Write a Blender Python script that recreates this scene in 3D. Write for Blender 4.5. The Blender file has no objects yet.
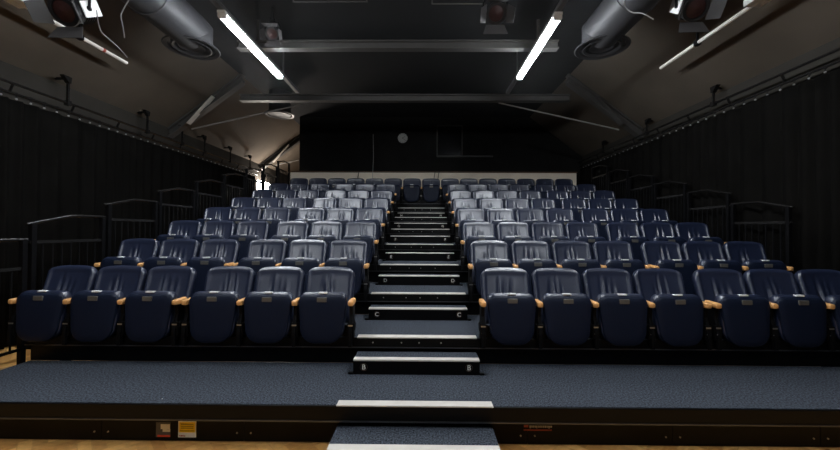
import bpy, bmesh, math, random
from mathutils import Vector, Matrix
random.seed(7)
C = bpy.context.scene.collection
PI = math.pi

# ------------------------------------------------------------------ materials
def mat(name, col, rough=0.6, metal=0.0, spec=0.5, noise=0.0, nscale=20.0, bump=0.0, bscale=200.0, emit=None, estr=0.0):
    m = bpy.data.materials.new(name); m.use_nodes = True
    nt = m.node_tree; b = nt.nodes['Principled BSDF']
    b.inputs['Base Color'].default_value = (*col, 1)
    b.inputs['Roughness'].default_value = rough
    b.inputs['Metallic'].default_value = metal
    b.inputs['Specular IOR Level'].default_value = spec
    tc = nt.nodes.new('ShaderNodeTexCoord')
    if noise > 0:
        n = nt.nodes.new('ShaderNodeTexNoise'); n.inputs['Scale'].default_value = nscale; n.inputs['Detail'].default_value = 4
        nt.links.new(tc.outputs['Object'], n.inputs['Vector'])
        r = nt.nodes.new('ShaderNodeMapRange')
        r.inputs['From Min'].default_value = 0.3; r.inputs['From Max'].default_value = 0.7
        r.inputs['To Min'].default_value = 1 - noise; r.inputs['To Max'].default_value = 1 + noise
        nt.links.new(n.outputs['Fac'], r.inputs['Value'])
        mx = nt.nodes.new('ShaderNodeMix'); mx.data_type = 'RGBA'; mx.blend_type = 'MULTIPLY'
        mx.inputs['Factor'].default_value = 1
        mx.inputs['A'].default_value = (*col, 1)
        nt.links.new(r.outputs['Result'], mx.inputs['B'])
        nt.links.new(mx.outputs['Result'], b.inputs['Base Color'])
    if bump > 0:
        n2 = nt.nodes.new('ShaderNodeTexNoise'); n2.inputs['Scale'].default_value = bscale; n2.inputs['Detail'].default_value = 3
        nt.links.new(tc.outputs['Object'], n2.inputs['Vector'])
        bp = nt.nodes.new('ShaderNodeBump'); bp.inputs['Strength'].default_value = bump; bp.inputs['Distance'].default_value = 0.01
        nt.links.new(n2.outputs['Fac'], bp.inputs['Height'])
        nt.links.new(bp.outputs['Normal'], b.inputs['Normal'])
    if emit:
        b.inputs['Emission Color'].default_value = (*emit, 1); b.inputs['Emission Strength'].default_value = estr
    return m

M = {}
M['carpet'] = mat('blue grey carpet', (0.046, 0.053, 0.066), 0.95, spec=0.1, noise=1.0, nscale=85, bump=0.5, bscale=200)
M['black'] = mat('black paint', (0.0018, 0.0018, 0.002), 0.45, spec=0.15)
M['blackmetal'] = mat('black metal', (0.003, 0.003, 0.0035), 0.5, spec=0.1)
M['rail_trim'] = mat('dark aluminium trim', (0.10, 0.10, 0.105), 0.35, metal=0.8)
M['fascia'] = mat('dark brown black board', (0.003, 0.0024, 0.002), 0.5, spec=0.15, noise=0.2, nscale=6)
M['nosing'] = mat('ivory stair nosing', (0.62, 0.58, 0.52), 0.45, noise=0.05, nscale=8)
M['vinyl'] = mat('navy vinyl', (0.009, 0.0145, 0.038), 0.36, spec=1.0, bump=0.06, bscale=60)
M['vinyl'].node_tree.nodes['Principled BSDF'].inputs['IOR'].default_value = 1.56
M['pan'] = mat('navy moulded plastic', (0.0042, 0.0078, 0.0205), 0.55, spec=0.2)
M['arm'] = mat('honey beech', (0.66, 0.34, 0.12), 0.4, noise=0.12, nscale=30)
M['steel'] = mat('steel', (0.42, 0.41, 0.39), 0.35, metal=0.9)
M['plate'] = mat('brass grey number plate', (0.12, 0.113, 0.10), 0.45, metal=0.3)
M['white_glint'] = mat('white glint', (0.8, 0.8, 0.8), 0.3)
M['curtain'] = mat('black serge', (0.0045, 0.0042, 0.0038), 0.95, spec=0.03, noise=0.2, nscale=3)
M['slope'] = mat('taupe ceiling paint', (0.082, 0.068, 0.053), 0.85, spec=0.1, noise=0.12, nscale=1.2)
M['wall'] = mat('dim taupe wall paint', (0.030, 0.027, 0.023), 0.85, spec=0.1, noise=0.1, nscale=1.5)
M['blackwall'] = mat('matt black wall', (0.010, 0.0097, 0.0093), 0.9, spec=0.1, noise=0.2, nscale=2)
M['blackceil'] = mat('matt black ceiling', (0.0075, 0.0075, 0.008), 0.85, spec=0.1)
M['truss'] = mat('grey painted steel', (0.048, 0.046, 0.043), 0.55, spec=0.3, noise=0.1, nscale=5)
M['litflange'] = mat('lit rafter side', (0.42, 0.39, 0.35), 0.5, noise=0.1, nscale=5)
M['duct'] = mat('dark grey duct', (0.020, 0.020, 0.022), 0.55, spec=0.35)
M['trunk'] = mat('grey trunking', (0.06, 0.06, 0.062), 0.5)
M['tierod'] = mat('grey tie rod', (0.15, 0.14, 0.13), 0.5)
M['whitepaint'] = mat('white batten', (0.7, 0.7, 0.68), 0.4)
M['lamp'] = mat('lit diffuser', (0.9, 0.95, 1), 0.4, emit=(0.90, 0.95, 1.0), estr=50)
M['cream'] = mat('cream wall paint', (0.86, 0.75, 0.61), 0.7, noise=0.06, nscale=3)
M['cap'] = mat('brown timber capping', (0.09, 0.048, 0.025), 0.6, noise=0.2, nscale=8)
M['clockface'] = mat('clock face', (0.42, 0.42, 0.40), 0.6)
M['pipe'] = mat('galvanised tube', (0.72, 0.69, 0.63), 0.5, noise=0.08, nscale=12)
M['lens'] = mat('dark red lens', (0.02, 0.006, 0.005), 0.5, spec=0.2)
M['lantern'] = mat('dark lantern paint', (0.006, 0.006, 0.0065), 0.5, spec=0.2)
M['flap'] = mat('worn barn door', (0.03, 0.028, 0.028), 0.55, spec=0.2)
M['cable'] = mat('grey cable', (0.26, 0.26, 0.26), 0.5)
M['yellow'] = mat('yellow sticker', (0.95, 0.66, 0.015), 0.6, spec=.2)
M['stickgrey'] = mat('grey sticker', (0.10, 0.09, 0.09), 0.5)
M['stickwhite'] = mat('white sticker', (0.85, 0.82, 0.74), 0.6, spec=.2)
M['red'] = mat('red print', (0.75, 0.08, 0.03), 0.6, spec=.2)
M['dullred'] = mat('faded red print', (0.33, 0.07, 0.045), 0.6, spec=.2)
M['dullwhite'] = mat('faded white print', (0.40, 0.38, 0.34), 0.6, spec=.2)
M['darkink'] = mat('dark ink', (0.10, 0.06, 0.01), 0.6)
M['glass'] = mat('dark glass', (0.004, 0.004, 0.005), 0.15)
M['farwall'] = mat('pale plaster', (0.42, 0.37, 0.31), 0.85, noise=0.08, nscale=1)

def lint(m):                      # stray pale fibres on the carpet
    nt = m.node_tree; b = nt.nodes['Principled BSDF']
    src = b.inputs['Base Color'].links[0].from_socket
    tc = nt.nodes.new('ShaderNodeTexCoord'); v = nt.nodes.new('ShaderNodeTexVoronoi'); v.inputs['Scale'].default_value = 3.2
    nt.links.new(tc.outputs['Object'], v.inputs['Vector'])
    l = nt.nodes.new('ShaderNodeMath'); l.operation = 'LESS_THAN'; l.inputs[1].default_value = 0.016
    nt.links.new(v.outputs['Distance'], l.inputs[0])
    mx = nt.nodes.new('ShaderNodeMix'); mx.data_type = 'RGBA'; mx.inputs['B'].default_value = (.45,.44,.42,1)
    nt.links.new(l.outputs['Value'], mx.inputs['Factor']); nt.links.new(src, mx.inputs['A'])
    nt.links.new(mx.outputs['Result'], b.inputs['Base Color'])
lint(M['carpet'])
def parquet_mat():
    m = mat('oak parquet', (0.36, 0.20, 0.08), 0.42)
    nt = m.node_tree; b = nt.nodes['Principled BSDF']
    g = nt.nodes.new('ShaderNodeNewGeometry')
    cr = nt.nodes.new('ShaderNodeValToRGB')
    cr.color_ramp.elements[0].color = (0.46, 0.21, 0.055, 1); cr.color_ramp.elements[1].color = (0.82, 0.46, 0.15, 1)
    nt.links.new(g.outputs['Random Per Island'], cr.inputs['Fac'])
    tc = nt.nodes.new('ShaderNodeTexCoord'); n = nt.nodes.new('ShaderNodeTexNoise')
    n.inputs['Scale'].default_value = 25; n.inputs['Detail'].default_value = 5
    nt.links.new(tc.outputs['Object'], n.inputs['Vector'])
    mr = nt.nodes.new('ShaderNodeMapRange'); mr.inputs['To Min'].default_value = 0.7; mr.inputs['To Max'].default_value = 1.3
    nt.links.new(n.outputs['Fac'], mr.inputs['Value'])
    mx = nt.nodes.new('ShaderNodeMix'); mx.data_type = 'RGBA'; mx.blend_type = 'MULTIPLY'; mx.inputs['Factor'].default_value = 1
    nt.links.new(cr.outputs['Color'], mx.inputs['A']); nt.links.new(mr.outputs['Result'], mx.inputs['B'])
    nt.links.new(mx.outputs['Result'], b.inputs['Base Color'])
    return m
M['parquet'] = parquet_mat()

# ------------------------------------------------------------------ mesh builder
class MB:
    def __init__(s): s.bm = bmesh.new(); s.mi = 0
    def face(s, vs):
        try:
            f = s.bm.faces.new(vs); f.material_index = s.mi; return f
        except ValueError: return None
    def box(s, x0, x1, y0, y1, z0, z1, mtx=None):
        P = [(x0,y0,z0),(x1,y0,z0),(x1,y1,z0),(x0,y1,z0),(x0,y0,z1),(x1,y0,z1),(x1,y1,z1),(x0,y1,z1)]
        v = [s.bm.verts.new(mtx @ Vector(p) if mtx else p) for p in P]
        for q in ((3,2,1,0),(4,5,6,7),(0,1,5,4),(1,2,6,5),(2,3,7,6),(3,0,4,7)): s.face([v[i] for i in q])
        return s
    def cyl(s, p0, p1, r0, r1=None, n=12, caps=True):
        r1 = r0 if r1 is None else r1
        p0 = Vector(p0); p1 = Vector(p1); d = (p1-p0).normalized()
        a = d.orthogonal().normalized(); b = d.cross(a)
        A = [s.bm.verts.new(p0 + (a*math.cos(t)+b*math.sin(t))*r0) for t in [2*PI*i/n for i in range(n)]]
        B = [s.bm.verts.new(p1 + (a*math.cos(t)+b*math.sin(t))*r1) for t in [2*PI*i/n for i in range(n)]]
        for i in range(n): s.face([A[i], A[(i+1)%n], B[(i+1)%n], B[i]])
        if caps: s.face(A[::-1]); s.face(B)
        return s
    def tube(s, pts, r, n=8):
        pts = [Vector(p) for p in pts]; prev = None; up = None
        for i, p in enumerate(pts):
            d = (pts[min(i+1,len(pts)-1)] - pts[max(i-1,0)]).normalized()
            if up is None: up = d.orthogonal().normalized()
            else: up = (up - d*up.dot(d)).normalized()
            b = d.cross(up)
            ring = [s.bm.verts.new(p + (up*math.cos(t)+b*math.sin(t))*r) for t in [2*PI*k/n for k in range(n)]]
            if prev:
                for k in range(n): s.face([prev[k], prev[(k+1)%n], ring[(k+1)%n], ring[k]])
            else: s.face(ring[::-1])
            prev = ring
        s.face(prev); return s
    def bar(s, p0, p1, w, h, up=(0,0,1)):
        p0 = Vector(p0); p1 = Vector(p1); d = (p1-p0); L = d.length; d.normalize()
        side = d.cross(Vector(up)).normalized(); u = side.cross(d)
        m = Matrix((( side.x, d.x, u.x, p0.x),( side.y, d.y, u.y, p0.y),( side.z, d.z, u.z, p0.z),(0,0,0,1)))
        return s.box(-w/2, w/2, 0, L, -h/2, h/2, m)
    def prism(s, poly, axis, a, b):       # poly of 2D points extruded along axis from a to b
        def P(p, t):
            return (t,p[0],p[1]) if axis == 'x' else ((p[0],t,p[1]) if axis == 'y' else (p[0],p[1],t))
        A = [s.bm.verts.new(P(p,a)) for p in poly]; B = [s.bm.verts.new(P(p,b)) for p in poly]
        n = len(poly)
        for i in range(n): s.face([A[i],A[(i+1)%n],B[(i+1)%n],B[i]])
        s.face(A[::-1]); s.face(B); return s
    def lathe(s, c, prof, n=32, axis='z'):    # prof: list of (r, h)
        c = Vector(c); prev = None
        for r, h in prof:
            ring = []
            for k in range(n):
                t = 2*PI*k/n
                q = Vector((r*math.cos(t), r*math.sin(t), h)) if axis == 'z' else Vector((r*math.cos(t), h, r*math.sin(t)))
                ring.append(s.bm.verts.new(c+q))
            if prev:
                for k in range(n): s.face([prev[k],prev[(k+1)%n],ring[(k+1)%n],ring[k]])
            prev = ring
        return s
    def rings(s, rings, cap0=True, cap1=True):
        R = [[s.bm.verts.new(p) for p in r] for r in rings]; n = len(R[0])
        for a, b in zip(R, R[1:]):
            for i in range(n): s.face([a[i],a[(i+1)%n],b[(i+1)%n],b[i]])
        if cap0: s.face(R[0][::-1])
        if cap1: s.face(R[-1])
        return s
    def build(s, name, mats, parent=None, bevel=0.0, smooth=False, seg=2):
        bmesh.ops.recalc_face_normals(s.bm, faces=s.bm.faces)
        if bevel > 0:
            es = [e for e in s.bm.edges if e.is_manifold and e.calc_face_angle(0) > 0.5]
            bmesh.ops.bevel(s.bm, geom=es, offset=bevel, segments=seg, affect='EDGES', profile=0.5)
        me = bpy.data.meshes.new(name); s.bm.to_mesh(me); s.bm.free()
        for m in (mats if isinstance(mats,(list,tuple)) else [mats]): me.materials.append(M[m])
        if smooth:
            for p in me.polygons: p.use_smooth = True
        o = bpy.data.objects.new(name, me); C.objects.link(o)
        if smooth == 'auto':
            try: me.set_sharp_from_angle(angle=0.7)
            except Exception: pass
        if parent: o.parent = parent
        return o

def tag(o, label, cat, group=None):
    o['label'] = label; o['category'] = cat
    if group: o['group'] = group
    return o
def thing(name, label, cat, loc=(0,0,0), rz=0, group=None):
    o = bpy.data.objects.new(name, None); C.objects.link(o); o.empty_display_size = 0.1
    o.location = loc; o.rotation_euler = (0,0,rz)
    return tag(o, label, cat, group)
def structure(o): o['kind'] = 'structure'; return o
KIDS = {}
def copy_tree(o, parent=None):
    c = o.copy(); C.objects.link(c)
    if parent: c.parent = parent
    for ch in list(o.children): copy_tree(ch, c)
    return c
def text(body, size, name, m, parent, loc, rot=(PI/2,0,0), ext=0.0008):
    cu = bpy.data.curves.new(name, 'FONT'); cu.body = body; cu.size = size; cu.extrude = ext
    cu.align_x = 'CENTER'; cu.align_y = 'CENTER'
    t = bpy.data.objects.new(name+'_t', cu); C.objects.link(t)
    me = bpy.data.meshes.new_from_object(t.evaluated_get(bpy.context.evaluated_depsgraph_get()))
    bpy.data.objects.remove(t)
    me.materials.clear(); me.materials.append(M[m]); me.name = name
    o = bpy.data.objects.new(name, me); C.objects.link(o); o.parent = parent
    o.location = loc; o.rotation_euler = rot
    return o

# ------------------------------------------------------------------ layout numbers
EYE = 1.53
SX = -0.056                      # centre line of the aisle
PITCH, RISE = 0.85, 0.249
def DY(k): return 2.53 if k == 0 else 2.44 + PITCH*k
def DZ(k): return 0.30 + RISE*k
XL, XR = -3.66, 4.30
W = 1.09
XC = -0.42                      # centre line of the hall
HW = 5.03
ZW, ZC, HF = 3.69, 4.83, 3.50
YN, YF = -1.5, 15.0
YB = 10.45                      # black back wall
ORD = ['front','second','third','fourth','fifth','sixth','seventh','back']
ORDN = ['first','second','third','fourth','fifth','sixth','seventh','eighth']

# ------------------------------------------------------------------ setting
def herringbone():
    m = MB(); w, l = 0.075, 0.30
    m.box(XC-HW, XC+HW, YN, YF, -0.06, -0.004)
    r = Matrix.Rotation(PI/4, 4, 'Z'); g = 0.003
    n = int(9/w)
    for i in range(-40, 60):
        for j in range(-12, 14):
            # herringbone cell in rotated frame
            x = i*w + j*l*1.0; y = i*w - j*l*1.0
            for (px,py,dx,dy) in ((x, y, l, w), (x, y+w, w, l)):
                c = r @ Vector((px+dx/2, py+dy/2, 0)); cx, cy = c.x*1 - 0.5, c.y + 0.6
                if not (-5.4 < cx < 4.5 and 0.4 < cy < 6.5): continue
                if -3.6 < cx < 4.0 and cy > 3.1: continue
                vs = []
                for (ax,ay) in ((g,g),(dx-g,g),(dx-g,dy-g),(g,dy-g)):
                    p = r @ Vector((px+ax, py+ay, 0)); vs.append(m.bm.verts.new((p.x-0.5, p.y+0.6, 0)))
                m.face(vs)
    return structure(m.build('floor', 'parquet'))
herringbone()
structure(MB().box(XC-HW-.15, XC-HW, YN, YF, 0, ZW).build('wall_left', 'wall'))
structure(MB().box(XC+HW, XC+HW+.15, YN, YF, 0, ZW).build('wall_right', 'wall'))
structure(MB().box(XC-HW-.15, XC+HW+.15, YF, YF+.15, 0, ZC).build('wall_rear', 'farwall'))
structure(MB().box(XC-HF, XC+HF, YN, YF, ZC, ZC+.12).build('ceiling', 'blackceil'))
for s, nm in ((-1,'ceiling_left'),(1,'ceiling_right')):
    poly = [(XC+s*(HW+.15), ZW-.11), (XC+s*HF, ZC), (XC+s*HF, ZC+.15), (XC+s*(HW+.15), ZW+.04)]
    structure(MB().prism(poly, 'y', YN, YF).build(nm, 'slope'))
# black back wall with the dark control-room window let into it
bw = MB()
wx0, wx1, wz0, wz1 = 0.40, 1.10, EYE+2.16, EYE+3.02
bx0, bx1 = -3.63, XC+HW-0.02
for (x0,x1,z0,z1) in ((bx0,wx0,0,ZC-.01),(wx0,wx1,0,wz0),(wx0,wx1,wz1,ZC-.01)): bw.box(x0,x1,YB,YB+.18,z0,z1)
bw.prism([(wx1,0),(bx1,0),(bx1,ZW-.02),(XC+HF,ZC-.01),(wx1,ZC-.01)], 'y', YB, YB+.18)
structure(bw.build('wall_back', 'blackwall'))
wn = MB().box(wx0-.03,wx0,YB-.015,YB+.02,wz0-.03,wz1+.03).box(wx1,wx1+.03,YB-.015,YB+.02,wz0-.03,wz1+.03)
wn.box(wx0,wx1,YB-.015,YB+.02,wz1,wz1+.03).box(wx0,wx1+.9,YB-.05,YB-.001,wz0-.04,wz0)
wn = structure(wn.build('window_1', 'truss'))
MB().box(wx0,wx1,YB+.06,YB+.07,wz0,wz1).build('pane', 'glass', wn)
# cream half wall behind the last row
hwz = 3.185
structure(MB().box(-3.78, 4.30, 10.16, 10.30, 0, hwz-.035).build('wall_half', 'cream'))
structure(MB().box(-3.80, 4.32, 10.14, 10.32, hwz-.035, hwz).build('trim_1', 'cap', bevel=.006))

# ------------------------------------------------------------------ raked stand
decklabels = ['lowest carpeted platform tier with black front boards and stickers',
 ] + ['carpeted black tier carrying the %s row of blue seats' % o for o in ORD]
segs0 = [XL, -3.36, -2.32, -1.285, -0.25, 0.75, 1.78, 2.82, 3.80, XR]
for k in range(9):
    y0, z = DY(k), DZ(k)
    y1 = DY(k+1) + 0.049 if k < 8 else 10.13
    t = thing('seating_tier', decklabels[k], 'seating platform', (SX*0, y0, z), group='tiers of the raked stand')
    d = MB().box(XL, XR, 0.012, y1-y0, -0.030, 0.0)
    d.build('carpet_deck', 'carpet', t)
    rd = .105 if k == 0 else .085
    f = MB().box(XL, XR, 0.0, 0.05, -rd, -0.004)
    f.build('front_rail', 'black', t, bevel=.003)
    MB().box(XL, XR, -0.006, 0.004, -rd-.009, -rd-.001).build('trim_strip', 'rail_trim', t)
    zb = -(RISE-.002) if k else -0.295
    if k == 0:
        for a, b in zip(segs0, segs0[1:]):
            p = MB().box(a+.002, b-.002, 0.07, 0.085, zb, -0.105).build('fascia_panel', 'fascia', t)
            for xx in (a+.05, b-.05):
                MB().cyl((xx, 0.064, -0.235), (xx, 0.072, -0.235), 0.006, n=8).build('screw', 'steel', p)
    else:
        MB().box(XL, XR, 0.05, 0.065, zb, -0.085).build('riser_panel', 'black', t)
    for xx in (XL, XR-.03): MB().box(xx, xx+.03, 0.09, y1-y0, -0.16, -0.032).build('side_beam', 'blackmetal', t)
    for xx in (XL+.02, XR-.08): MB().box(xx, xx+.06, 0.3, 0.36, -z+.0, -0.16).build('support_leg', 'blackmetal', t)
    if k < 8:
        wk = W if k else W+.005
        MB().box(SX-wk/2, SX+wk/2, -0.006, 0.075 if k else .07, -0.006, 0.006).build('stair_nosing', 'nosing', t, bevel=.003)
        if k:
            for xx in (-.40, -.14, .02, .22): MB().cyl((SX+xx,-.001,-.045),(SX+xx,-.004,-.045),.007,n=8).build('bolt', 'steel', t)
    if k == 0:
        YP = 0.07
        def stick(name, lab, m, x0, x1, z0, z1, parts):
            o = MB().box(x0, x1, YP-.003, YP-.0005, z0-.3, z1-.3).build(name, m, t); o['label'] = lab
            for (nm, mm, a,b,c,dd) in parts:
                MB().box(x0+(x1-x0)*a, x0+(x1-x0)*b, YP-.0045, YP-.0028, z0-.3+(z1-z0)*c, z0-.3+(z1-z0)*dd).build(nm, mm, o)
        # sizes from the photo at depth 2.6
        u = 2.6/360
        stick('sticker', 'grey and white sticker with a red strip', 'stickgrey', (157.3-423.5)*u, (171.6-423.5)*u, .03, .135,
              [('print_block','stickwhite',.34,.98,.55,.88),('print_block','stickwhite',.48,1.0,.36,.56),('print_strip','red',.12,1.0,.02,.14),('print_lines','darkink',.75,.99,.50,.53)])
        stick('sticker', 'yellow warning sticker with a white foot', 'yellow', (179.8-423.5)*u, (197.6-423.5)*u, .03, .145,
              [('print_line','stickwhite',.0,1.0,.0,.30),('print_line','stickwhite',.0,1.0,.955,1.0),('print_line','stickwhite',0,.05,.3,.95),('print_line','stickwhite',.95,1,.3,.95),
               ('print_line','darkink',.15,.85,.80,.83),('print_line','darkink',.15,.85,.68,.71),('print_line','darkink',.15,.85,.56,.59),('print_line','darkink',.1,.9,.40,.42),('print_line','red',.05,.4,.05,.14)])
        # red and white maker's strip, too small to read
        s = MB(); rx = (523-423.5)*u; rw = (551-523)*u
        o = MB().box(rx, rx+rw, YP-.003, YP-.0005, .098-.3, .150-.3).build('maker_plate', 'fascia', t); o['label'] = 'small red and white maker plate'
        MB().box(rx+.004, rx+.036, YP-.005, YP-.0025, .126-.3, .142-.3).build('mark', 'dullred', o)
        gl = MB(); x = rx+.044
        while x < rx+rw-.008:
            w_ = random.choice((.007,.009,.011)); lo = .124 if random.random()<.85 else .119
            gl.box(x, x+w_, YP-.005, YP-.0025, lo-.3, .138-.3); x += w_+.004
        gl.build('lettering', 'dullwhite', o)
        MB().box(rx+.002, rx+rw, YP-.005, YP-.0025, .102-.3, .112-.3).build('underline', 'dullred', o)

# aisle half steps
LET = ' BCDEFGH'
def aisle_step(k):
    if k == 0:
        lab = 'carpeted ground step with ivory nosing at the foot of the stand'
        y0, y1, z, zb, w = 2.265, 2.59, 0.15, 0.0, W
    else:
        lab = 'carpeted half step lettered %s in the aisle up to the %s row' % (LET[k], ORD[k-1])
        y0, y1, z, zb, w = DY(k)-.22, DY(k)-.008, DZ(k)-RISE/2, DZ(k-1)+.001, W*.985
    t = thing('aisle_step', lab, 'step', (SX, y0, z), group='half steps in the centre aisle')
    MB().box(-w/2, w/2, .01, y1-y0, -.025, 0).build('tread', 'carpet', t)
    MB().box(-w/2, w/2, -.004, .062, -.010, .005).build('stair_nosing', 'nosing', t, bevel=.003)
    b = MB().box(-w/2, w/2, .004, .02, -(z-zb), -.012)
    for s in (-1,1):
        b.box(min(s*w/2, s*(w/2-.015)), max(s*w/2, s*(w/2-.015)), .02, y1-y0, -(z-zb), -.026)
    b.build('riser', 'black', t)
    if k:
        for s in (-1,1): MB().box(s*w/2-(.04 if s<0 else 0), s*w/2+(.04 if s>0 else 0), 0.0, .03, -(z-zb), -(z-zb)+.015).build('foot_bracket', 'blackmetal', t)
        for s in (-1,1):
            xx = s*(w/2-.09)
            p = MB().lathe((xx,.004,-.062), [(.0001,-.004),(.027,-.004),(.029,-.002),(.029,.0)], n=20, axis='y').build('row_marker', 'blackmetal', t)
            MB().lathe((xx,.004,-.062), [(.0295,-.001),(.031,-.005),(.0325,-.001)], n=20, axis='y').build('marker_ring', 'cap', p)
            text(LET[k], .060, 'row_letter', 'stickwhite', p, (xx, -.0015, -.062))
for k in range(8): aisle_step(k)

# ------------------------------------------------------------------ seats
def outline(wt, wb, z0, z1, rt, rb, n=8):
    pts = []
    def corner(cx, cz, r, a0):
        for i in range(n+1):
            a = a0 + (PI/2)*i/n
            pts.append((cx+r*math.cos(a), cz+r*math.sin(a)))
    corner(wt/2-rt, z1-rt, rt, 0); corner(-(wt/2-rt), z1-rt, rt, PI/2)
    corner(-(wb/2-rb), z0+rb, rb, PI); corner(wb/2-rb, z0+rb, rb, 1.5*PI)
    return pts
def slab_rings(pts, prof, cz, lean, crown=0.0, wmax=.22):
    out = []
    for sc, y in prof:
        ring = []
        for x, z in pts:
            X = x*sc; Z = cz + (z-cz)*sc
            Zc = Z - crown*(X/wmax)**2
            ring.append((X, y + Z*lean, Zc))
        out.append(ring)
    return out
def make_seat(parent):
    pts = outline(.436, .385, -.045, .388, .065, .135)
    SH = -.05
    prof = [(a_, b_+SH) for a_, b_ in [(1.0,.022),(1.0,.006),(.975,-.008),(.90,-.016),(.72,-.020),(.40,-.022),(.1,-.0225)]]
    pan = MB().rings(slab_rings(pts, prof, .19, .10)).build('seat', 'pan', parent, smooth='auto')
    pts2 = outline(.43, .40, -.03, .404, .06, .12)
    prof2 = [(a_, b_+SH) for a_, b_ in [(.90,.006),(.985,.010),(1.0,.03),(.995,.06),(.95,.085),(.80,.098),(.4,.105),(.1,.106)]]
    MB().rings(slab_rings(pts2, prof2, .19, .10)).build('cushion', 'vinyl', pan, smooth=True)
    y = .345*.10 - .022 + SH
    MB().box(-.044,.044, y-.005, y+.008, .325, .366).build('number_plate', 'plate', pan, bevel=.003)
    MB().box(-.038,.038, -.010, .020, .396, .409).build('glint_tab', 'white_glint', pan, bevel=.002)  # highlight on the seat's top edge, painted as a white raised piece
    return pan
def make_back(parent, var):
    rnd = random.Random(100+var)
    NX = 96
    a = math.radians(17); y0, z0, L = .125, .10, .545
    Wd, r, th = .240, .085, .05
    ss = [L*i/14*(1-r/L) for i in range(15)] + [L-r+r*math.sin(PI/2*i/6) for i in range(1,7)]
    cre = []
    for i in range(3):
        cre.append((-.03 + (i-1)*.24 + rnd.uniform(-.05,.05), rnd.uniform(-.14,.14), rnd.uniform(.045,.085), rnd.uniform(.006,.016), rnd.uniform(.65,.95)))
    def hw(s):
        base = Wd - .012*(1-s/L)
        d = s-(L-r)
        return base if d <= 0 else base - r + math.sqrt(max(0, r*r-d*d))
    def P(u, s, n):
        x = u*hw(s)
        zz = s - .024*(abs(x)/Wd)**2.2*(s/L)
        return Vector((x, y0 + zz*math.sin(a) + n*math.cos(a), z0 + zz*math.cos(a) - n*math.sin(a)))
    def front(u, s):
        x = u*hw(s)/Wd
        n = .014*(1-x*x)                                   # hollow in the middle
        et = max(0, (s-(L-.07))/.07)
        rim = max(abs(x), .0)
        n -= .010*math.exp(-((rim-.86)/.07)**2)*(1-et)      # raised side bolster
        n -= .008*math.exp(-((et-.45)/.30)**2)*(1 if et>0 else 0)
        e = max(0,(abs(u)-.93)/.07); n += .018*e*e
        e2 = max(0,(s-(L-.022))/.022); n += .020*e2*e2
        n -= .018*math.exp(-((s-.12)/.12)**2)*(1-x*x)       # lumbar swell
        for (c, sl, wd, am, top) in cre:
            v = s/L
            fade = max(0, min(1, (top-v)/.25))*min(1, v/.2)
            dd = (x-(c+sl*(v-.5)))/wd
            n += am*fade*(math.exp(-dd*dd) - .55*math.exp(-((dd-1.9)/1.1)**2))
        return n
    m = MB(); F = []; B = []
    for s in ss:
        F.append([m.bm.verts.new(P(-1+2*i/NX, s, front(-1+2*i/NX, s))) for i in range(NX+1)])
        B.append([m.bm.verts.new(P(-1+2*i/NX, s, th + .012*(1-(-1+2*i/NX)**2) - .012*max(0,(s-(L-.03))/.03))) for i in range(NX+1)])
    ns = len(ss)
    for j in range(ns-1):
        for i in range(NX):
            m.face([F[j][i],F[j][i+1],F[j+1][i+1],F[j+1][i]]); m.face([B[j][i+1],B[j][i],B[j+1][i],B[j+1][i+1]])
        m.face([F[j][0],F[j+1][0],B[j+1][0],B[j][0]]); m.face([F[j][NX],B[j][NX],B[j+1][NX],F[j+1][NX]])
    for i in range(NX):
        m.face([F[-1][i],F[-1][i+1],B[-1][i+1],B[-1][i]]); m.face([F[0][i+1],F[0][i],B[0][i],B[0][i+1]])
    return m.build('backrest', 'vinyl', parent, smooth=True)
def make_arm(parent, x, wide=0.0):
    st = MB()
    st.prism([(-.05,-.075),(-.010,-.075),(-.010,.002),(.075,.002),(.10,.12),(.10,.290),(-.01,.290),(-.005,.20),(-.03,.13),(-.05,.05)], 'x', x-.016, x+.016)
    st = st.build('standard', 'blackmetal', parent, bevel=.004)
    b = MB().cyl((x-.034,.02,.10),(x+.034,.02,.10),.04,n=16).box(x-.030,x+.030,-.032,.02,.005,.135)
    b.build('pivot_housing', 'blackmetal', st, bevel=.003)
    b = MB().box(x-.022,x+.020,-.036,-.030,.108,.120).cyl((x-.008,-.04,.055),(x-.008,-.02,.055),.009,n=10).box(x-.012,x+.022,-.030,-.024,.028,.036)
    b.build('pivot_bolt', 'steel', st)
    w = .026+wide
    pts = []
    prof = [(.6,-.046),(.88,-.041),(1,-.028),(1.0,.03),(.95,.07),(.85,.10)]
    rings = []
    for sc, y in prof:
        ring = []
        zc = .312 + (0 if y > -.05 else -.004) + .03*(y+.05)
        for i in range(16):
            t = 2*PI*i/16
            cx = math.copysign(abs(math.cos(t))**.5, math.cos(t)); cz = math.copysign(abs(math.sin(t))**.5, math.sin(t))
            ring.append((x+w*sc*cx, y, zc+.024*(sc if y<0 else 1)*cz))
        rings.append(ring)
    MB().rings(rings).build('armrest', 'arm', parent, smooth='auto')
PROTO = {}
def chair(k, x, lab, grp, arms, var):
    """arms: (left, right) offsets or None"""
    key = (arms, var)
    loc = (SX+x, DY(k), DZ(k))
    if key in PROTO:
        t = copy_tree(PROTO[key]); t.location = loc
    else:
        t = thing('theatre_seat', lab, 'theatre seat', loc)
        make_seat(t); make_back(t, var)
        for a in arms:
            if a is not None: make_arm(t, a)
        MB().box(-.235,.235,.03,.07,.001,.10).build('mounting_beam', 'black', t)
        PROTO[key] = t
    tag(t, lab, 'theatre seat', grp); return t
h = .25
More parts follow.
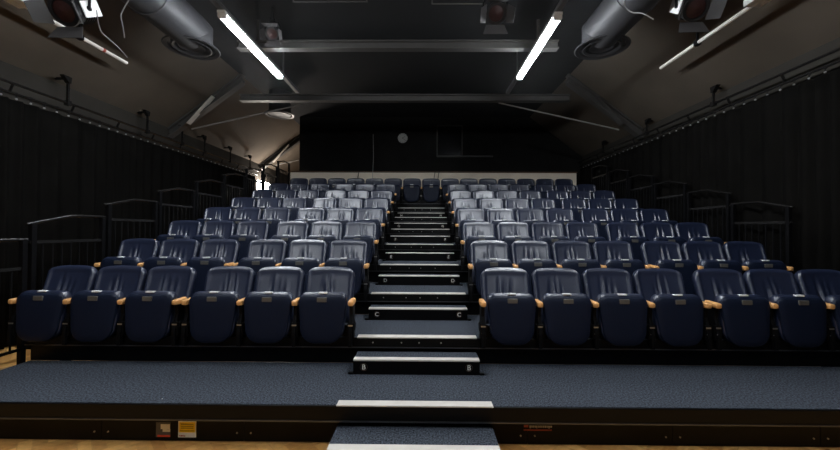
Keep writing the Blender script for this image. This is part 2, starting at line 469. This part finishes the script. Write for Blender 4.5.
def place_row(k):
    grp = 'blue tip-up seats of the %s row' % ORD[k-1]
    nm = ORD[k-1]
    if k < 8:
        for i in range(6):
            x = -(.86 + .5*i + (.09 if i > 2 else 0))
            arms = (-h, (h+.01) if i == 0 else (h if i == 3 else None))
            where = 'beside the aisle' if i == 0 else ('at the far left end' if i == 5 else '%s from the aisle' % ORDN[i])
            chair(k, x, 'navy tip-up seat with beech armrest, %s row left of aisle, %s' % (nm, where), grp, arms, (i*3+k) % 4)
        for i in range(7):
            x = .86 + .5*i + (.09 if i > 3 else 0)
            arms = ((-h-.01) if i == 0 else (-h if i == 4 else None), h)
            where = 'beside the aisle' if i == 0 else ('at the far right end' if i == 6 else '%s from the aisle' % ORDN[i])
            chair(k, x, 'navy tip-up seat with beech armrest, %s row right of aisle, %s' % (nm, where), grp, arms, (i*3+k+1) % 4)
    else:
        for i in range(15):
            x = -3.25 + .5*i
            arms = (-h if i == 0 else None, h)
            if i < 6: where = '%s from its left end' % ORDN[i] if i else 'at its left end'
            elif i == 6: where = 'left of the pair facing the aisle'
            elif i == 7: where = 'right of the pair facing the aisle'
            else: where = '%s from its right end' % ORDN[14-i] if i < 14 else 'at its right end'
            chair(k, x, 'navy tip-up seat in the back row, %s' % where, grp, arms, i % 4)
for k in range(1,9): place_row(k)

# ------------------------------------------------------------------ guard rails at the ends of the tiers
def guard(k, x, side):
    y0 = DY(k)+.19 if k else 2.63
    t = thing('guard_rail', '', 'railing', (x, y0, DZ(k)))
    L = .83
    MB().tube([(0,-.03,1.02),(0,.02,1.03),(0,.40,1.115),(0,.46,1.12),(0,L,1.12)], .017, n=10).build('handrail', 'blackrail', t, smooth='auto')
    for y in (0.03, L-.03):
        MB().box(-.022,.022,y-.022,y+.022,-.20,1.03 if y<.1 else 1.11).build('post', 'blackmetal', t, bevel=.003)
    MB().box(-.012,.012,0,L,.83,.86).build('mid_rail', 'blackrail', t)
    MB().box(-.012,.012,0,L,.06,.085).build('bottom_rail', 'blackmetal', t)
    for i in range(7):
        y = .03 + (L-.06)*(i+1)/8
        MB().cyl((0,y,.08),(0,y,.84),.008,n=8).build('baluster', 'blackmetal', t)
    for y in (.12, L-.12): MB().box(-.01*side, .21 if side < 0 else -.09, y-.02, y+.02, -.20, -.165).build('bracket_arm', 'blackmetal', t)
    return t
M['blackrail'] = mat('worn black handrail', (0.02,0.019,0.018), 0.25, metal=0.5)
gp = {-1: None, 1: None}
for side, x, ks in ((-1, XL-.19, range(0,9)), (1, XR+.08, range(2,8))):
    for k in ks:
        if gp[side] is None: t = gp[side] = guard(k, x, side)
        else:
            t = copy_tree(gp[side]); t.location = (x, DY(k)+.19 if k else 2.63, DZ(k))
        where = 'the lowest platform' if k == 0 else 'the %s row' % ORD[k-1]
        tag(t, 'black guard rail with upright bars at the %s end of %s' % ('left' if side<0 else 'right', where), 'railing', 'guard rails on the stand')

# ------------------------------------------------------------------ curtains and their rails
def curtain(x, y0, y1, z1, lab, seed):
    r = random.Random(seed); m = MB(); n = int((y1-y0)/.022); cols = []
    ph = 0
    amp = .035
    for i in range(n+1):
        y = y0+(y1-y0)*i/n
        ph += .022*2*PI/.20*(1+.35*math.sin(y*3.1+seed)+.2*r.uniform(-1,1))
        col = []
        for j, z in enumerate((0.02, z1*.5, z1*.9, z1)):
            col.append(m.bm.verts.new((x + amp*(1.15-.35*z/z1)*math.sin(ph), y + .012*math.cos(ph*1), z)))
        cols.append(col)
    for a, b in zip(cols, cols[1:]):
        for j in range(3): m.face([a[j], b[j], b[j+1], a[j+1]])
    o = m.build('stage_curtain', 'curtain', smooth=True)
    sol = o.modifiers.new('thickness', 'SOLIDIFY'); sol.thickness = .004
    return tag(o, lab, 'curtain', 'black side curtains')
XCL, XCR = -5.27, 4.50
curtain(XCL, 2.6, 11.25, 3.18, 'long pleated black curtain along the left wall', 1)
curtain(XCR, 2.6, 10.4, 3.30, 'long pleated black curtain along the right wall', 2)
def track(x, y0, y1, hang, lab, s, zr):
    t = thing('curtain_track', lab, 'curtain track', (x, y0, zr), group='curtain tracks')
    MB().cyl((0,0,.0),(0,y1-y0,.0),.016,n=10).cyl((-s*.05,0,.11),(-s*.05,y1-y0,.11),.018,n=10).build('rail', 'blackrail', t)
    n = int((y1-y0)/.17)
    for i in range(int((y1-y0)/.8)):
        yy = .3+.8*i
        MB().bar((0,yy,0),(-s*.05,yy,.11),.012,.03).build('spacer', 'blackrail', t)
    first = None; fl = None
    for i in range(min(n, 50)):
        y = .1 + i*(y1-y0-.15)/min(n,50)
        if first is None:
            first = MB().box(-.004,.004,-.006,.006,-.055,.02).box(-.007,.007,-.014,.014,-.024,.024).build('runner', 'blackmetal', t)
            fl = MB().lathe((0,0,-.06),[(.0005,-.013),(.010,-.009),(.013,0),(.010,.009),(.0005,.013)],n=8).build('hook', 'cable', first)
            first.location = (0,y,0)
        else:
            c = first.copy(); C.objects.link(c); c.location = (0,y,0)
            d = fl.copy(); C.objects.link(d); d.parent = c
    for y in hang:
        xx = -s*.05; z1 = ZW - zr - .02 + .06
        b = MB().box(xx-.014,xx+.014,y-y0-.014,y-y0+.014,.09,z1+.03)
        b.prism([(y-y0-.10,z1+.02),(y-y0+.03,z1+.02),(y-y0+.02,z1-.07),(y-y0-.015,z1-.07)],'x',xx-.03,xx+.03)
        b.box(xx-.03,xx+.03,y-y0-.03,y-y0+.03,.07,.14)
        b.bar((xx,y-y0,z1),(xx+s*.30,y-y0,z1+.0),.03,.03)
        b.build('hanger', 'blackrail', t)
    return t
track(XCL, 2.6, 11.3, (5.2,6.72,7.7,8.5,9.65,10.75), 'black double curtain track with pale hooks above the left curtain', -1, 3.26)
track(XCR, 2.6, 10.4, (5.55,7.2,8.95), 'black double curtain track with pale hooks above the right curtain', 1, 3.38)

# ------------------------------------------------------------------ roof trusses, beams, ducts
def truss(y, lab, collar=True):
    t = thing('roof_truss', lab, 'roof truss', (XC, y, 0), group='steel roof trusses')
    sl = (ZC-ZW)/(HW-HF)
    for s in (-1,1):
        p0 = Vector((s*(HW-.02), 0, ZW-.20)); p1 = Vector((s*(HF-.05), 0, ZC-.17))
        r = MB().bar(p0, p1, .16, .03).bar(p0+Vector((0,0,.17)), p1+Vector((0,0,.17)), .16, .03).bar(p0+Vector((0,0,.085)), p1+Vector((0,0,.085)), .02, .17)
        r.build('rafter', 'truss', t)
        a = Vector((s*(HW-.48), -.10, EYE+2.22)); b = Vector((s*(HW-1.0), -.10, EYE+2.80))
        MB().bar(a, b, .015, .12, up=(0,1,0)).build('gusset_plate', 'litflange' if s < 0 else 'truss', t)  # left plate paler: light on the rafter's side put into its colour
        MB().cyl((s*(HW-.5),-.02,EYE+2.13),(s*2.0,-.02,EYE+2.70),.016,n=8).build('tie_rod', 'tierod', t)
    if collar:
        m = MB().box(-HF,HF,-.07,.07,EYE+2.73,EYE+2.75).box(-HF,HF,-.07,.07,EYE+2.85,EYE+2.87).box(-HF,HF,-.01,.01,EYE+2.75,EYE+2.85)
        m.build('collar_beam', 'truss', t)
    return t
truss(7.62, 'grey steel roof truss spanning the hall above the middle rows')
truss(11.9, 'grey steel roof truss seen past the left edge of the black wall')
m = MB().box(-2.5,2.5,-.06,.06,-.065,-.045).box(-2.5,2.5,-.06,.06,.045,.065).box(-2.5,2.5,-.01,.01,-.045,.045)
o = m.build('cross_beam', 'truss'); o.location = (XC, 5.6, EYE+2.885); tag(o, 'pale grey steel cross beam spanning between the two lit tubes', 'beam')
# beam hangers to the ceiling
for xa in (-2.2, 2.2): MB().box(xa-.02,xa+.02,-.01,.01,.065,ZC-EYE-2.887).build('hanger', 'truss', o)

def duct(s, lab):
    x = XC + s*3.03; zc = EYE+2.93; r = .27
    t = thing('air_duct', lab, 'air duct', (x, 0, zc), group='round ducts under the ceiling')
    MB().cyl((0,YN+.05,0),(0,5.25,0),r,n=40).build('duct_tube', 'duct', t, smooth='auto')
    for y in (3.2, 4.4): MB().lathe((0,y,0),[(r+.001,-.02),(r+.012,-.012),(r+.012,.012),(r+.001,.02)],n=40,axis='y').build('duct_seam', 'duct', t, smooth='auto')
    MB().lathe((0,5.28,0),[(r,.1),(r,-.20),(r+.07,-.23)],n=40).lathe((0,5.28,0),[(.001,.27),(r*.6,.22),(r,.1)],n=40).build('elbow', 'duct', t, smooth='auto')
    d = MB().lathe((0,5.28,-.23),[(.36,.0),(.375,-.012),(.36,-.024),(.31,-.012),(.30,.01)],n=48)
    d = d.build('diffuser', 'duct', t, smooth='auto')
    MB().lathe((0,5.28,-.235),[(.25,.0),(.262,-.012),(.25,-.016),(.22,.0)],n=48).lathe((0,5.28,-.235),[(.16,.01),(.172,-.002),(.15,.005),(.001,.02)],n=48).build('diffuser_cone', 'duct', d, smooth='auto')
    st = MB()
    for y in (2.2, 4.0):
        st.box(-.012,.012,y-.012,y+.012,r-.01, ZC-zc-.002)
    st.build('strap', 'duct', t)
    return t
duct(-1, 'dark round ventilation duct with ring diffuser left of the left tube')
duct(1, 'dark round ventilation duct with ring diffuser right of the right tube')
# small ring diffuser further back on the left
t = thing('ceiling_diffuser', 'small ring ceiling diffuser high above the left rear rows', 'air vent', (XC-3.05, 8.6, EYE+2.76))
MB().lathe((0,0,0),[(.33,.02),(.345,.0),(.33,-.014),(.285,.0),(.28,.03)],n=40).build('outer_ring', 'trunk', t, smooth='auto')
MB().lathe((0,0,0),[(.23,.01),(.24,-.01),(.21,.0),(.001,.02)],n=40).build('inner_ring', 'duct', t, smooth='auto')
MB().cyl((0,0,.01),(0,0,ZC-EYE-2.76),.25,n=32).build('drop_duct', 'duct', t, smooth='auto')

# ------------------------------------------------------------------ lit battens
def batten(x, y0, y1, lab, z=EYE+2.63):
    t = thing('light_batten', lab, 'ceiling light', (x, 0, z), group='lit ceiling battens')
    MB().box(-.035,.035,y0-.3,y1+(.9 if y0 > 4 else .2),.055,.11).build('trunking', 'trunk', t, bevel=.004)
    MB().box(-.05,.05,y0-.06,y1+.06,.02,.055).build('housing', 'whitepaint', t, bevel=.004)
    pts = outline(.088,.088,-.028,.018,.015,.022,n=4)
    MB().rings([[(px,y0,pz) for px,pz in pts],[(px,y1,pz) for px,pz in pts]]).build('tube', 'lamp', t, smooth='auto')
    for ya in (y0-.05, y1+.002): MB().box(-.05,.05,ya,ya+.048,-.03,.02).build('end_cap', 'whitepaint', t, bevel=.006)
    for ya in (y0-.2, y1+.15): MB().box(-.01,.01,ya,ya+.02,.11,ZC-z-.002).build('hanger', 'trunk', t)
    return t
batten(-2.49, 4.40, 6.14, 'glowing white tube light on the left of the ceiling')
batten(1.645, 4.45, 6.17, 'glowing white tube light on the right of the ceiling')

for yy in (2.05, -0.25):
    for x_, sd in ((-2.49,'left'),(1.645,'right')):
        batten(x_, yy, yy+1.70, 'white tube light above the front of the hall, %s row, %s' % (sd, 'nearer the seats' if yy > 1 else 'further from the seats'))
# ------------------------------------------------------------------ lighting pipes, lanterns, cables
def ceil_z(x):
    d = abs(x-XC)
    return ZC if d < HF else ZC-(d-HF)*(ZC-ZW)/(HW-HF)
def pipe(x, y0, y1, lab, box):
    o = thing('lighting_pipe', lab, 'pipe', (x, y0, EYE+2.55), group='lighting pipes')
    MB().cyl((0,0,0),(0,y1-y0,0),.024,n=14).build('tube', 'pipe', o, smooth='auto')
    for y in (1.0, y1-y0-.75):
        b = MB().box(-.03,.03,y-.03,y+.03,-.035,.035).box(-.012,.012,y-.012,y+.012,.03,ceil_z(x)-EYE-2.55-.012)
        b.build('clamp', 'blackmetal', o)
    if x < 0: MB().cyl((0,y1-y0-.42,0),(0,y1-y0-.38,0),.026,n=14).build('tape_band', 'dullred', o)
    MB().box(-.10,.10,box-y0,box-y0+.45,-.02,.06).build('junction_box', 'whitepaint', o, bevel=.01)
    return o
pipe(-4.58, 2.6, 5.46, 'pale metal lighting pipe below the left sloped ceiling', 3.62)
pipe(3.70, 2.6, 5.63, 'pale metal lighting pipe below the right sloped ceiling', 3.62)

def lantern(loc, aim, sc, lab, stem, tailplate=1):
    t = thing('stage_lantern', lab, 'stage light', loc, group='stage lanterns')
    # built pointing along -Y then turned
    rot = Vector((0,-1,0)).rotation_difference(Vector(aim).normalized()).to_matrix().to_4x4()
    def part(m, name, mt, p=None, **kw):
        bmesh.ops.scale(m.bm, vec=(sc,sc,sc), verts=m.bm.verts)
        bmesh.ops.transform(m.bm, matrix=rot, verts=m.bm.verts)
        return m.build(name, mt, p or t, **kw)
    body = part(MB().lathe((0,0,0),[(.001,.24),(.10,.24),(.135,.20),(.14,-.10),(.155,-.11),(.155,-.15),(.115,-.15)],n=28,axis='y'), 'body', 'lantern', smooth='auto')
    part(MB().lathe((0,0,0),[(.001,-.165),(.06,-.155),(.115,-.135)],n=28,axis='y'), 'lens', 'lens', smooth=True)
    fins = MB()
    for y in (.0,.04,.08,.12,.16): fins.lathe((0,0,0),[(.14,y-.005),(.152,y),(.14,y+.005)],n=28,axis='y')
    part(fins, 'cooling_fin', 'lantern', body)
    for i in range(4):
        m = MB(); q = Matrix.Rotation(i*PI/2, 4, 'Y')
        hw0, hw1 = (.14,.19) if i%2==0 else (.13,.10)
        pts = [(-hw0,-.15,.155),(hw0,-.15,.155),(hw1,-.30,.25),(-hw1,-.30,.25)]
        A = [m.bm.verts.new(q @ Vector(p)) for p in pts]; B = [m.bm.verts.new(q @ (Vector(p)+Vector((0,.004,.005)))) for p in pts]
        m.face(A); m.face(B[::-1])
        for j in range(4): m.face([A[j],A[(j+1)%4],B[(j+1)%4],B[j]])
        part(m, 'barn_door', 'flap')
    if tailplate:
        part(MB().box(min(.15*tailplate,.17*tailplate),max(.15*tailplate,.17*tailplate),-.06,.20,-.07,.10), 'side_plate', 'whitepaint', bevel=.006)
        part(MB().cyl((.17*tailplate,.02,.02),(.185*tailplate,.02,.02),.028,n=14), 'tilt_knob', 'blackmetal')
    y = MB()
    y.tube([(.19*sc,0,0),(.19*sc,0,.12*sc),(.14*sc,0,.24*sc),(-.14*sc,0,.24*sc),(-.19*sc,0,.12*sc),(-.19*sc,0,0)], .014, n=8)
    y.build('yoke', 'blackmetal', t)
    h_ = MB().box(-.03,.03,-.03,.03,.24*sc-.01,.24*sc+.06).box(-.014,.014,-.014,.014,.24*sc,stem)
    h_.build('hanging_clamp', 'blackmetal', t)
    return t
def lan(px, py, Z, aim, sc, lab, tp=1):
    y = 360*Z/(230-py); x = (px-423.5)*y/360; z = EYE+Z
    return lantern((x,y,z), aim, sc, lab, ceil_z(x)-z, tp)
lan(66, 8, 2.42, (.05,-.8,-.55), .95, 'dark stage lantern with barn doors at the top left corner')
lan(690, 6, 2.62, (-.1,-.8,-.6), .88, 'dark stage lantern with barn doors above the right curtain', -1)
lan(495, 10, 2.75, (-.05,-.75,-.65), .8, 'stage lantern with reddish lens hanging right of the ceiling centre', 0)
lan(270, 31, 2.93, (.2,-.75,-.6), .6, 'stage lantern half lost in glare beside the left tube', 0)

def px(pxx, pyy, Z):
    y = 360*Z/(230-pyy); return ((pxx-423.5)*y/360, y, EYE+Z)
def cable(pts, lab, r=.006):
    v = [Vector(p) for p in pts]; out = []
    n = len(v)
    for i in range(n-1):
        a, b, c, d = v[max(i-1,0)], v[i], v[i+1], v[min(i+2,n-1)]
        for k in range(8):
            t = k/8
            out.append(.5*((2*b)+(c-a)*t+(2*a-5*b+4*c-d)*t*t+(3*b-a-3*c+d)*t*t*t))
    out.append(v[-1])
    o = MB().tube(out, r, n=6).build('cable', 'cable', smooth=True)
    return tag(o, lab, 'cable')
cable([px(123,-3,2.62),px(117,8,2.58),px(115,14,2.56),px(117,24,2.52),px(119,36,2.46)], 'thin pale cable dangling left of the left duct')
cable([px(624,-4,2.55),px(625,5,2.52),px(632,11,2.48),px(642,12,2.45),px(653,18,2.40)], 'thin pale cable looping to the right stage lantern')
cable([px(90,8,2.40),px(94,28,2.38),px(104,38,2.42),px(113,46,2.44),px(122,56,2.52)], 'thin dark cable from the left lantern along the pipe')
# conduits under the black ceiling
for (x0,x1,y,z,lab) in ((-1.85,-.80,5.0,ZC-.10,'thin conduit under the black ceiling left of centre'),(.10,.85,5.05,ZC-.10,'thin conduit under the black ceiling right of centre')):
    o = MB().cyl((x0,y,z),(x1,y,z),.008,n=8).box(x0,x0+.02,y-.01,y+.01,z,ZC).box(x1-.02,x1,y-.01,y+.01,z,ZC).build('conduit', 'truss')
    tag(o, lab, 'conduit')

# ------------------------------------------------------------------ clock and hanging wires at the back
cx, cz, rc = (402.3-423.5)*YB/360, EYE+92*YB/360, .155
t = thing('wall_clock', 'round pale wall clock on the black back wall', 'clock', (cx, YB, cz))
MB().lathe((0,0,0),[(rc*.9,-.02),(rc,-.035),(rc,-.0)],n=36,axis='y').build('rim', 'blackmetal', t, smooth='auto')
f = MB().lathe((0,0,0),[(.001,-.022),(rc*.93,-.022)],n=36,axis='y').build('face', 'clockface', t)
MB().box(-.005,.005,-.027,-.024,-.02,.075).build('hour_hand', 'blackmetal', t).rotation_euler = (0,.9,0)
MB().box(-.004,.004,-.030,-.027,-.025,.12).build('minute_hand', 'blackmetal', t).rotation_euler = (0,2.3,0)
tk = MB()
for i in range(12):
    a = i*PI/6; tk.box(-.004,.004,-.0245,-.022,rc*.74,rc*.88, Matrix.Rotation(a,4,'Y'))
tk.build('hour_marks', 'blackmetal', f)
def wire(x_px, y0_px, y1_px, lab):
    y = 10.10; x = (x_px-423.5)*y/360
    o = MB().tube([(x, y, EYE+(230-y0_px)*y/360),(x+.012,y,EYE+(230-(y0_px+y1_px)/2)*y/360),(x-.01,y,EYE+(230-y1_px)*y/360)], .007, n=6).build('wire', 'cable')
    tag(o, lab, 'wire')
wire(372.5, 134, 179, 'thin wire hanging down the black wall left of the clock')
M['cable2'] = M['black']
for (x_px, lab) in ((357.5,'short black cable over the cream wall left of the clock'),(434,'left of two short black cables over the cream wall'),(438,'right of two short black cables over the cream wall')):
    y = 10.12; x = (x_px-423.5)*y/360
    o = MB().tube([(x+.04,y,hwz+.03),(x+.02,y,hwz-.04),(x,y,hwz-.16),(x-.01,y,hwz-.26)], .009, n=6).build('wire', 'black')
    tag(o, lab, 'wire')
# light added for the bright patch on the left wall beyond the curtain
xw = XC-HW
t = thing('standin_light', 'added light standing in for a bright patch on the left wall beyond the last railing', 'stand-in light', (xw, 12.0, 2.98))
MB().box(.0,.04,-.42,.42,-.16,.16).build('back_plate', 'whitepaint', t, bevel=.01)
M['standin_lamp'] = mat('warm stand-in glow', (0.9, 0.85, .8), 0.4, emit=(1.0,0.90,0.80), estr=75)
MB().box(.04,.13,-.38,.38,-.13,.13).build('diffuser', 'standin_lamp', t, bevel=.02)

HAZE = 0.0035  # haze volume added to give the ceiling lights some glow
if HAZE:
    hz = MB().box(XC-HF+.05, XC+HF-.05, 3.2, 7.4, 3.55, ZC-.01).build('haze', 'black')
    hm = bpy.data.materials.new('added glow haze'); hm.use_nodes = True
    nt = hm.node_tree; nt.nodes.remove(nt.nodes['Principled BSDF'])
    v = nt.nodes.new('ShaderNodeVolumeScatter'); v.inputs['Density'].default_value = HAZE; v.inputs['Anisotropy'].default_value = .3
    nt.links.new(v.outputs['Volume'], nt.nodes['Material Output'].inputs['Volume'])
    hz.data.materials.clear(); hz.data.materials.append(hm)
    hz['kind'] = 'stuff'; tag(hz, 'thin haze volume added for the glow around the ceiling lights', 'haze')
# ------------------------------------------------------------------ camera, world, view
cam = bpy.data.cameras.new('camera'); co = bpy.data.objects.new('camera', cam); C.objects.link(co)
cam.sensor_fit = 'HORIZONTAL'; cam.sensor_width = 36; cam.lens = 36*360/840; cam.clip_start = .05
co.matrix_world = Matrix.Translation((0,0,EYE)) @ Matrix.Rotation(math.atan(3.5/360),4,'Z') @ Matrix.Rotation(PI/2+math.atan(5/360),4,'X') @ Matrix.Rotation(math.radians(.25),4,'Z')
sc = bpy.context.scene; sc.camera = co
w = bpy.data.worlds.new('world'); sc.world = w; w.use_nodes = True
w.node_tree.nodes['Background'].inputs['Color'].default_value = (.5,.55,.65,1)
w.node_tree.nodes['Background'].inputs['Strength'].default_value = .0015
sc.view_settings.view_transform = 'Standard'; sc.view_settings.look = 'None'
sc.view_settings.exposure = 1.3; sc.view_settings.gamma = 1; sc.view_settings.use_curve_mapping = False
try:
    sc.cycles.use_denoising = True
    sc.cycles.max_bounces = 8
except Exception: pass
